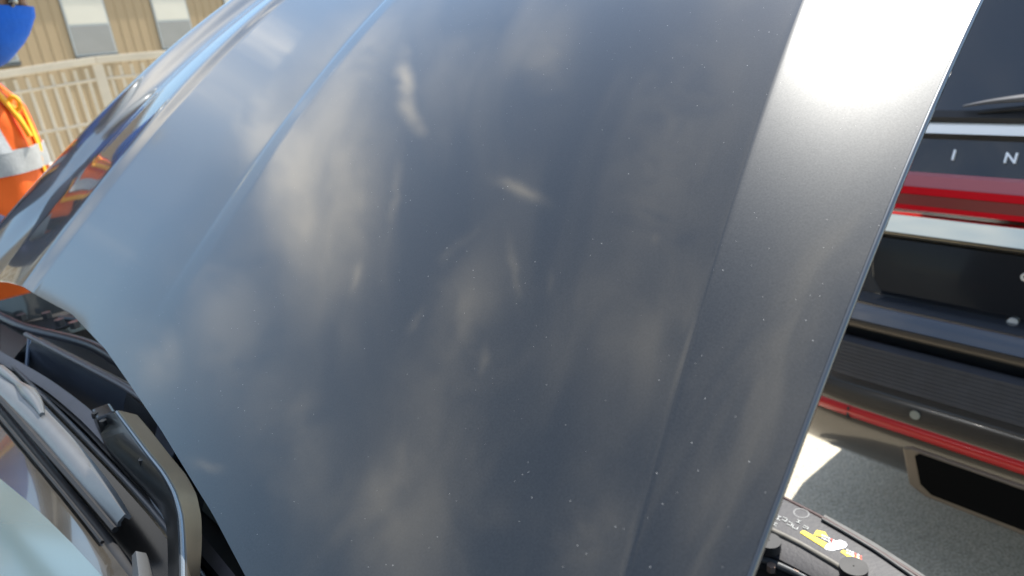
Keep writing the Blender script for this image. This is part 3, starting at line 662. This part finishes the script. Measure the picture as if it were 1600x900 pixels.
for wy in wins:
    if wsrc is None:
        fr = box('window', B(0, wy, (SILL + WTOP)/2), (XX, YY, Z), (.035, WW/2, (WTOP - SILL)/2), ALU, bld)
        kids = [box('upper_pane', B(.02, wy, (WMID + WTOP)/2), (XX, YY, Z), (.02, WW/2 - .03, (WTOP - WMID)/2 - .02), BLIND, fr),
                box('lower_pane', B(.02, wy, (SILL + .07 + WMID)/2), (XX, YY, Z), (.018, WW/2 - .03, (WMID - SILL - .07)/2 - .01), GREYP, fr),
                box('sill', B(.03, wy, SILL + .03), (XX, YY, Z), (.035, WW/2, .025), DARKG, fr)]
        wsrc = (fr, wy)
    else:
        fr0, y_ = wsrc; fr = fr0.copy(); COL.objects.link(fr); fr.parent = bld; fr.location = fr0.location + YY*(wy - y_)
        for q in kids:
            d = q.copy(); COL.objects.link(d); d.parent = fr
box('roof', B(-2.97, (y0 + y1)/2, BH + .08), (XX, YY, Z), (3.12, (y1 - y0)/2 + .1, .08), ALU, bld, bevel=.02)

# ------------------------------------------------------------------ ramp with railing
RAIL = material('beige_painted_rail', (.60, .51, .39), .5, noise_amt=.12, noise_scale=4)
RD = Vector((math.sin(R(64)), math.cos(R(64)), 0)); RN = Vector((RD.y, -RD.x, 0))
RPT = Vector((math.sin(R(-30.5))*7.3, math.cos(R(-30.5))*7.3, 0))
def rp_(px, py): return at_plane(px, py, RPT, RN)
ramp = empty('ramp_railing', rp_(150, 150)*1.0 - Z*rp_(150, 150).z, 'beige railing with close balusters along the ramp by the tan building', 'railing')
tl, tm, tr = rp_(7, 116), rp_(150, 94), rp_(242, 86)
def extl(a, b, d): return a + (a - b).normalized()*d
tl2 = extl(tl, tm, 4.0); tr2 = extl(tr, tm, 6.5)
def rail_line(dz): return [tl2 - Z*dz, tm - Z*dz, tr2 - Z*dz]
def barz(name, a, b, h, w, parent=ramp, mat=RAIL):
    d = (b - a).normalized(); u = Vector((-d.y, d.x, 0)).normalized(); n_ = d.cross(u).normalized()
    return box(name, (a + b)/2, (d, u, n_), ((b - a).length/2, w/2, h/2), mat, parent, bevel=.006)
deep = [(0.0, .06, .10, 'top_rail'), (.155, .022, .05, 'rail'), (.50, .022, .05, 'rail'), (.80, .05, .06, 'bottom_rail')]
for dz, hh, ww, nm in deep:
    barz(nm, tl2 - Z*dz, tm - Z*dz, hh, ww); barz(nm, tm - Z*dz + RD*.002, tr2 - Z*dz, hh, ww)
def topz(p):
    # height of the rail over a ground point
    s_ = (p - tm).dot(RD)
    q = tm + RD*s_
    return (tm + (tl2 - tm)*(s_/((tl2 - tm).dot(RD)))).z if s_ < 0 else (tm + (tr2 - tm)*(s_/((tr2 - tm).dot(RD)))).z
bal = None; s_ = -5.2; k = 0
while s_ < 7.5:
    p = tm + RD*s_; tz = topz(p) - .04
    if abs(s_ % 1.65) > .07 and abs(s_ % 1.65 - 1.65) > .07:
        if bal is None:
            bal = box('baluster', Vector((p.x, p.y, tz - .40)), (RD, RN, Z), (.0125, .0125, .385), RAIL, ramp); bp = (Vector((p.x, p.y, tz)))
        else:
            o = bal.copy(); COL.objects.link(o); o.parent = ramp; o.location = bal.location + (Vector((p.x, p.y, tz)) - bp)
    s_ += .088
for k in range(-3, 5):
    p = tm + RD*(k*1.65); tz = topz(p)
    box('post', Vector((p.x, p.y, tz - .47)), (RD, RN, Z), (.04, .04, .46), RAIL, ramp, bevel=.005)
CONC = material('pale_concrete', (.50, .45, .36), .8, noise_amt=.15, noise_scale=3, bump=.3, bump_scale=40)
rampb = prism('ramp_base', [Vector((tl2.x, tl2.y, 0)), Vector((tl2.x, tl2.y, tl2.z - .85)), tm - Z*.85, tr2 - Z*.85, Vector((tr2.x, tr2.y, 0))], -RN*-1.3 if RN.dot(RPT) > 0 else -RN*1.3, CONC)
rampb.location += (RN if RN.dot(RPT) > 0 else -RN)*(-.06)
rampb.name = 'wheelchair_ramp'; rampb['label'] = 'pale concrete ramp carrying the beige railing'; rampb['category'] = 'ramp'

# ------------------------------------------------------------------ person in an orange vest on the far side of the car
PA = R(72)                                     # facing
PF = Vector((math.sin(PA), math.cos(PA), 0)); PR = Vector((PF.y, -PF.x, 0))      # forward and right-hand side
PP = Vector((math.sin(R(-35.4))*2.45, math.cos(R(-35.4))*2.45, 0)) - PF*.055
person = empty('person', PP, 'person in an orange high-visibility vest, blue face mask and white hard hat', 'person')
def pp(f_, r_, z): return PP + PF*f_ + PR*r_ + Z*z
NAVY = material('navy_work_cloth', (.012, .018, .05), .85, noise_amt=.25, noise_scale=14, bump=.5, bump_scale=30)
TROUS = material('dark_trousers', (.03, .032, .04), .85, noise_amt=.2, noise_scale=12, bump=.4, bump_scale=30)
SKIN = material('skin', (.42, .24, .16), .5, noise_amt=.08, noise_scale=20)
HIVIS = material('orange_vest_cloth', (.85, .125, .006), .7, noise_amt=.06, noise_scale=8, bump=.4, bump_scale=14)
HIYEL = material('yellow_orange_piping', (1.0, .42, .01), .6, bump=.3, bump_scale=60)
SILV = material('silver_reflective_tape', (.42, .42, .41), .5, .2, noise_amt=.12, noise_scale=60, bump=.2, bump_scale=200)
BLUEC = material('blue_mask_cloth', (.012, .13, .62), .8, noise_amt=.15, noise_scale=10, bump=.6, bump_scale=22)
HAT = material('white_hard_hat', (.75, .75, .72), .25, coat=.6)
BOOT = material('black_boots', (.02, .018, .016), .5)
def skin_body(name, joints, links, mat, parent, sub=2, root=0):
    me = bpy.data.meshes.new(name); inv = rootmat(parent).inverted()
    me.from_pydata([inv @ j[0] for j in joints], links, []); me.materials.append(mat)
    o = bpy.data.objects.new(name, me); COL.objects.link(o); o.parent = parent
    if parent.parent is not None: o.location = -Vector(parent.get('_off', (0, 0, 0)))
    o['_off'] = (0., 0., 0.)
    m = o.modifiers.new('skin', 'SKIN'); m.use_smooth_shade = True
    for k, j in enumerate(joints):
        r = j[1]; me.skin_vertices[0].data[k].radius = (r, r) if not isinstance(r, tuple) else r
    me.skin_vertices[0].data[root].use_root = True
    m = o.modifiers.new('subsurf', 'SUBSURF'); m.levels = sub; m.render_levels = sub
    # bake so that every later reader sees the plain surface
    dg = bpy.context.evaluated_depsgraph_get(); nm = bpy.data.meshes.new_from_object(o.evaluated_get(dg)); o.modifiers.clear(); o.data = nm
    if not nm.materials: nm.materials.append(mat)
    for q in nm.polygons: q.use_smooth = True
    return o
# body (one continuous surface): pelvis root, spine, neck, head core, legs, arms to the wrist
J = [(pp(0, 0, .98), (.15, .12)), (pp(.01, 0, 1.15), (.145, .11)), (pp(.01, 0, 1.33), (.165, .12)), (pp(0, 0, 1.45), (.13, .09)), (pp(.01, 0, 1.54), .055), (pp(.09, 0, 1.56), .055), (pp(.14, 0, 1.62), .06),
     (pp(0, .10, .88), .095), (pp(.02, .12, .50), .062), (pp(-.02, .13, .12), .045), (pp(.12, .14, .05), .04),
     (pp(0, -.10, .88), .095), (pp(.01, -.12, .50), .062), (pp(-.02, -.13, .12), .045), (pp(.12, -.14, .05), .04),
     (pp(0, .20, 1.43), .06), (pp(-.03, .25, 1.16), .048), (pp(.16, .23, 1.02), .036), (pp(.21, .22, .99), .028),
     (pp(0, -.20, 1.43), .06), (pp(-.03, -.25, 1.16), .048), (pp(.16, -.23, 1.02), .036), (pp(.21, -.22, .99), .028)]
E_ = [(0,1),(1,2),(2,3),(3,4),(4,5),(5,6),(0,7),(7,8),(8,9),(9,10),(0,11),(11,12),(12,13),(13,14),(3,15),(15,16),(16,17),(17,18),(3,19),(19,20),(20,21),(21,22)]
bodyo = skin_body('body', J, E_, NAVY, person)
for s_ in (1, -1):
    # hand: palm with four curled fingers and a thumb, resting forward at waist height
    b0 = pp(.21, .222*s_, .988); H_ = [(b0, .026), (b0 + PF*.05 - Z*.012, (.034, .018)), (b0 + PF*.085 - Z*.02, (.036, .016))]; HL = [(0, 1), (1, 2)]
    hand = skin_body('hand', H_, HL, SKIN, person, 2)
    for k, (o_, ln) in enumerate([(-.027, .062), (-.009, .072), (.009, .068), (.027, .054)]):
        a = b0 + PF*.085 - Z*.02 + PR*o_; skin_body('finger', [(a, .010), (a + PF*ln*.45 - Z*.008, .009), (a + PF*ln*.72 - Z*.03, .008), (a + PF*ln*.74 - Z*.052, .007)], [(0, 1), (1, 2), (2, 3)], SKIN, hand, 1)
    a = b0 + PF*.03 - PR*.028*s_; skin_body('thumb', [(a, .012), (a + PF*.03 - PR*.022*s_ - Z*.008, .0105), (a + PF*.058 - PR*.020*s_ - Z*.02, .009)], [(0, 1), (1, 2)], SKIN, hand, 1)
    skin_body('boot', [(pp(-.05, .13*s_, .10), .055), (pp(-.02, .13*s_, .05), (.05, .048)), (pp(.08, .14*s_, .045), (.05, .042)), (pp(.17, .145*s_, .035), (.045, .032))], [(0, 1), (1, 2), (2, 3)], BOOT, person, 2)
# trousers as their own surface just outside the body
for s_ in (1, -1):
    pass
skin_body('trousers', [(pp(0, 0, 1.0), (.165, .135)), (pp(0, .10, .88), .112), (pp(.02, .12, .50), .085), (pp(-.02, .13, .14), .075), (pp(0, -.10, .88), .112), (pp(.01, -.12, .50), .085), (pp(-.02, -.13, .14), .075)],
          [(0, 1), (1, 2), (2, 3), (0, 4), (4, 5), (5, 6)], TROUS, person, 2)
# rings around the torso: vest shell
def torso(z, infl=0., n=48, a0=0, a1=360):
    zs = [.86, .98, 1.10, 1.22, 1.33, 1.42, 1.47, 1.50]; wd = [.205, .20, .195, .205, .225, .215, .15, .10]; dp = [.15, .15, .15, .155, .155, .13, .10, .08]; fo = [.03, .035, .045, .05, .035, .0, -.01, -.01]
    a, b, c = (float(np.interp(z, zs, q)) for q in (wd, dp, fo))
    out = []
    for k in range(n):
        t = R(a0 + (a1 - a0)*k/(n - 1)); w_ = 1 + .03*math.sin(t*7 + z*9) + .02*math.sin(t*13 - z*23)
        out.append(pp(c + math.cos(t)*(b*w_ + infl), math.sin(t)*(a*w_ + infl), z))
    return out
def shell(name, zs, infl, mat, parent, a0=0, a1=360, n=49, solid=.004):
    rows = [torso(z, infl, n, a0, a1) for z in zs]; v = [p for r in rows for p in r]; f = []
    for i in range(len(rows) - 1):
        for j in range(n - 1): q = i*n + j; f.append((q, q+1, q+n+1, q+n))
    return mesh(name, v, f, mat, parent, 180, solid=solid, offset=1)
ztop = list(np.linspace(1.22, 1.50, 12)); zlow = list(np.linspace(.84, 1.22, 14))
vest = shell('vest', zlow, .004, HIVIS, person)
# upper part in four panels with openings for the arms and a dark open collar
shell('vest_front', ztop, .004, HIVIS, vest, -62, 62, 40)
shell('vest_back', ztop, .004, HIVIS, vest, 118, 242, 40)
for a_, b_ in ((62, 80), (-80, -62), (100, 118), (242, 260)): shell('vest_side', list(np.linspace(1.22, 1.30, 4)), .004, HIVIS, vest, a_, b_, 8)
shell('arm_hole_piping', [z for z in ztop], .011, HIYEL, vest, 58, 63, 4, .006); shell('arm_hole_piping', ztop, .011, HIYEL, vest, -63, -58, 4, .006)
for z0, z1 in ((1.165, 1.225), (.93, .99)): shell('reflective_band', list(np.linspace(z0, z1, 4)), .012, SILV, vest)
for a_ in (38, -52): shell('reflective_band', ztop[:11], .012, SILV, vest, a_, a_ + 14, 6)
for a_ in (142, -156): shell('reflective_band', ztop[:11], .012, SILV, vest, a_, a_ + 14, 6)
shell('front_zip', list(np.linspace(.85, 1.46, 24)), .012, HIYEL, vest, -3, 3, 4)
lan = tube('shoulder_strap', [torso(z, .02, 9, 10, 30)[4] for z in (1.47, 1.42, 1.36, 1.30, 1.25)], .013, HIYEL, vest, n=14, flat=.6)
tube('strap_loop', [torso(1.335, .025, 9, 4, 30)[4] + Vector((.012*math.cos(t), 0, .016*math.sin(t))) for t in np.linspace(0, 6.28, 14)], .006, HIYEL, vest)
# head: face, mask, glasses, hair, hat
HC_ = pp(.175, 0, 1.575)
HF = (PF + Z*-.10).normalized(); HR = PR; HU = HR.cross(HF)*-1
if HU.z < 0: HU = -HU
def ell(name, rx, ry, rz, mat, parent, c=HC_, fn=None, nu=28, nv=20, keep=None):
    v = []; f = []
    for i in range(nv + 1):
        ph = math.pi*i/nv
        for j in range(nu):
            th = 2*math.pi*j/nu; x, y_, z = math.cos(th)*math.sin(ph), math.sin(th)*math.sin(ph), math.cos(ph)
            k = fn(x, y_, z) if fn else 1.
            v.append(c + HF*(rx*x*k) + HR*(ry*y_*k) + HU*(rz*z))
    for i in range(nv):
        for j in range(nu):
            q = (i*nu + j, i*nu + (j+1) % nu, (i+1)*nu + (j+1) % nu, (i+1)*nu + j)
            if keep is None or keep(i/nv, j/nu): f.append(q)
    return mesh(name, v, f, mat, parent, 180)
head = ell('head', .098, .076, .118, SKIN, person, fn=lambda x, y_, z: 1 - (.22*max(0, -z)**1.5))
ell('mask', .114, .088, .150, BLUEC, head, fn=lambda x, y_, z: (1 - .20*max(0, -z)**1.5)*(1 + (.16*max(0, x)**6 if -.7 < z < .15 else 0)) * (1 + .016*math.sin(z*26 + y_*5) + .014*math.sin(x*17 - z*11)), keep=lambda u, v_: u > .47)
tube('mask_collar', [pp(.10, 0, 1.58), pp(.06, 0, 1.54), pp(.02, 0, 1.50)], [.06, .058, .066], BLUEC, head, sides=20)
skin_body('nose', [(HC_ + HF*.098 + HU*.02, .010), (HC_ + HF*.112 - HU*.004, .013)], [(0, 1)], SKIN, head, 1)
for s_ in (1, -1):
    ell('ear', .018, .008, .03, SKIN, head, c=HC_ - HF*.005 + HR*(.080*s_) + HU*.0)
    ell('glasses_lens', .012, .030, .020, material('dark_lens', (.02, .02, .025), .06, coat=1), head, c=HC_ + HF*.092 + HR*(.034*s_) + HU*.008)
    tube('glasses_arm', [HC_ + HF*.085 + HR*(.062*s_) + HU*.025, HC_ + HF*.03 + HR*(.082*s_) + HU*.024, HC_ - HF*.02 + HR*(.082*s_) + HU*.018], .004, RUBBER, head)
ell('hair', .106, .084, .112, material('dark_hair', (.02, .014, .01), .7, bump=.6, bump_scale=90), head, c=HC_ - HF*.008 + HU*.008, keep=lambda u, v_: (u < .6 and .24 < v_ < .76) or u < .32)
hat = ell('hard_hat', .130, .106, .105, HAT, person, c=HC_ + HU*.05, keep=lambda u, v_: u < .5)
ring('hat_brim', HC_ + HU*.048 + HF*.012, .105, .15, .008, HAT, hat, 32, (HF, HR, HU))
tube('hat_ridge', [HC_ + HU*.05 + HF*(.138*math.cos(t)) + HU*(.118*math.sin(t)) for t in np.linspace(.1, 3.0, 18)], .010, HAT, hat)
person.scale = (1, 1, 1.035)
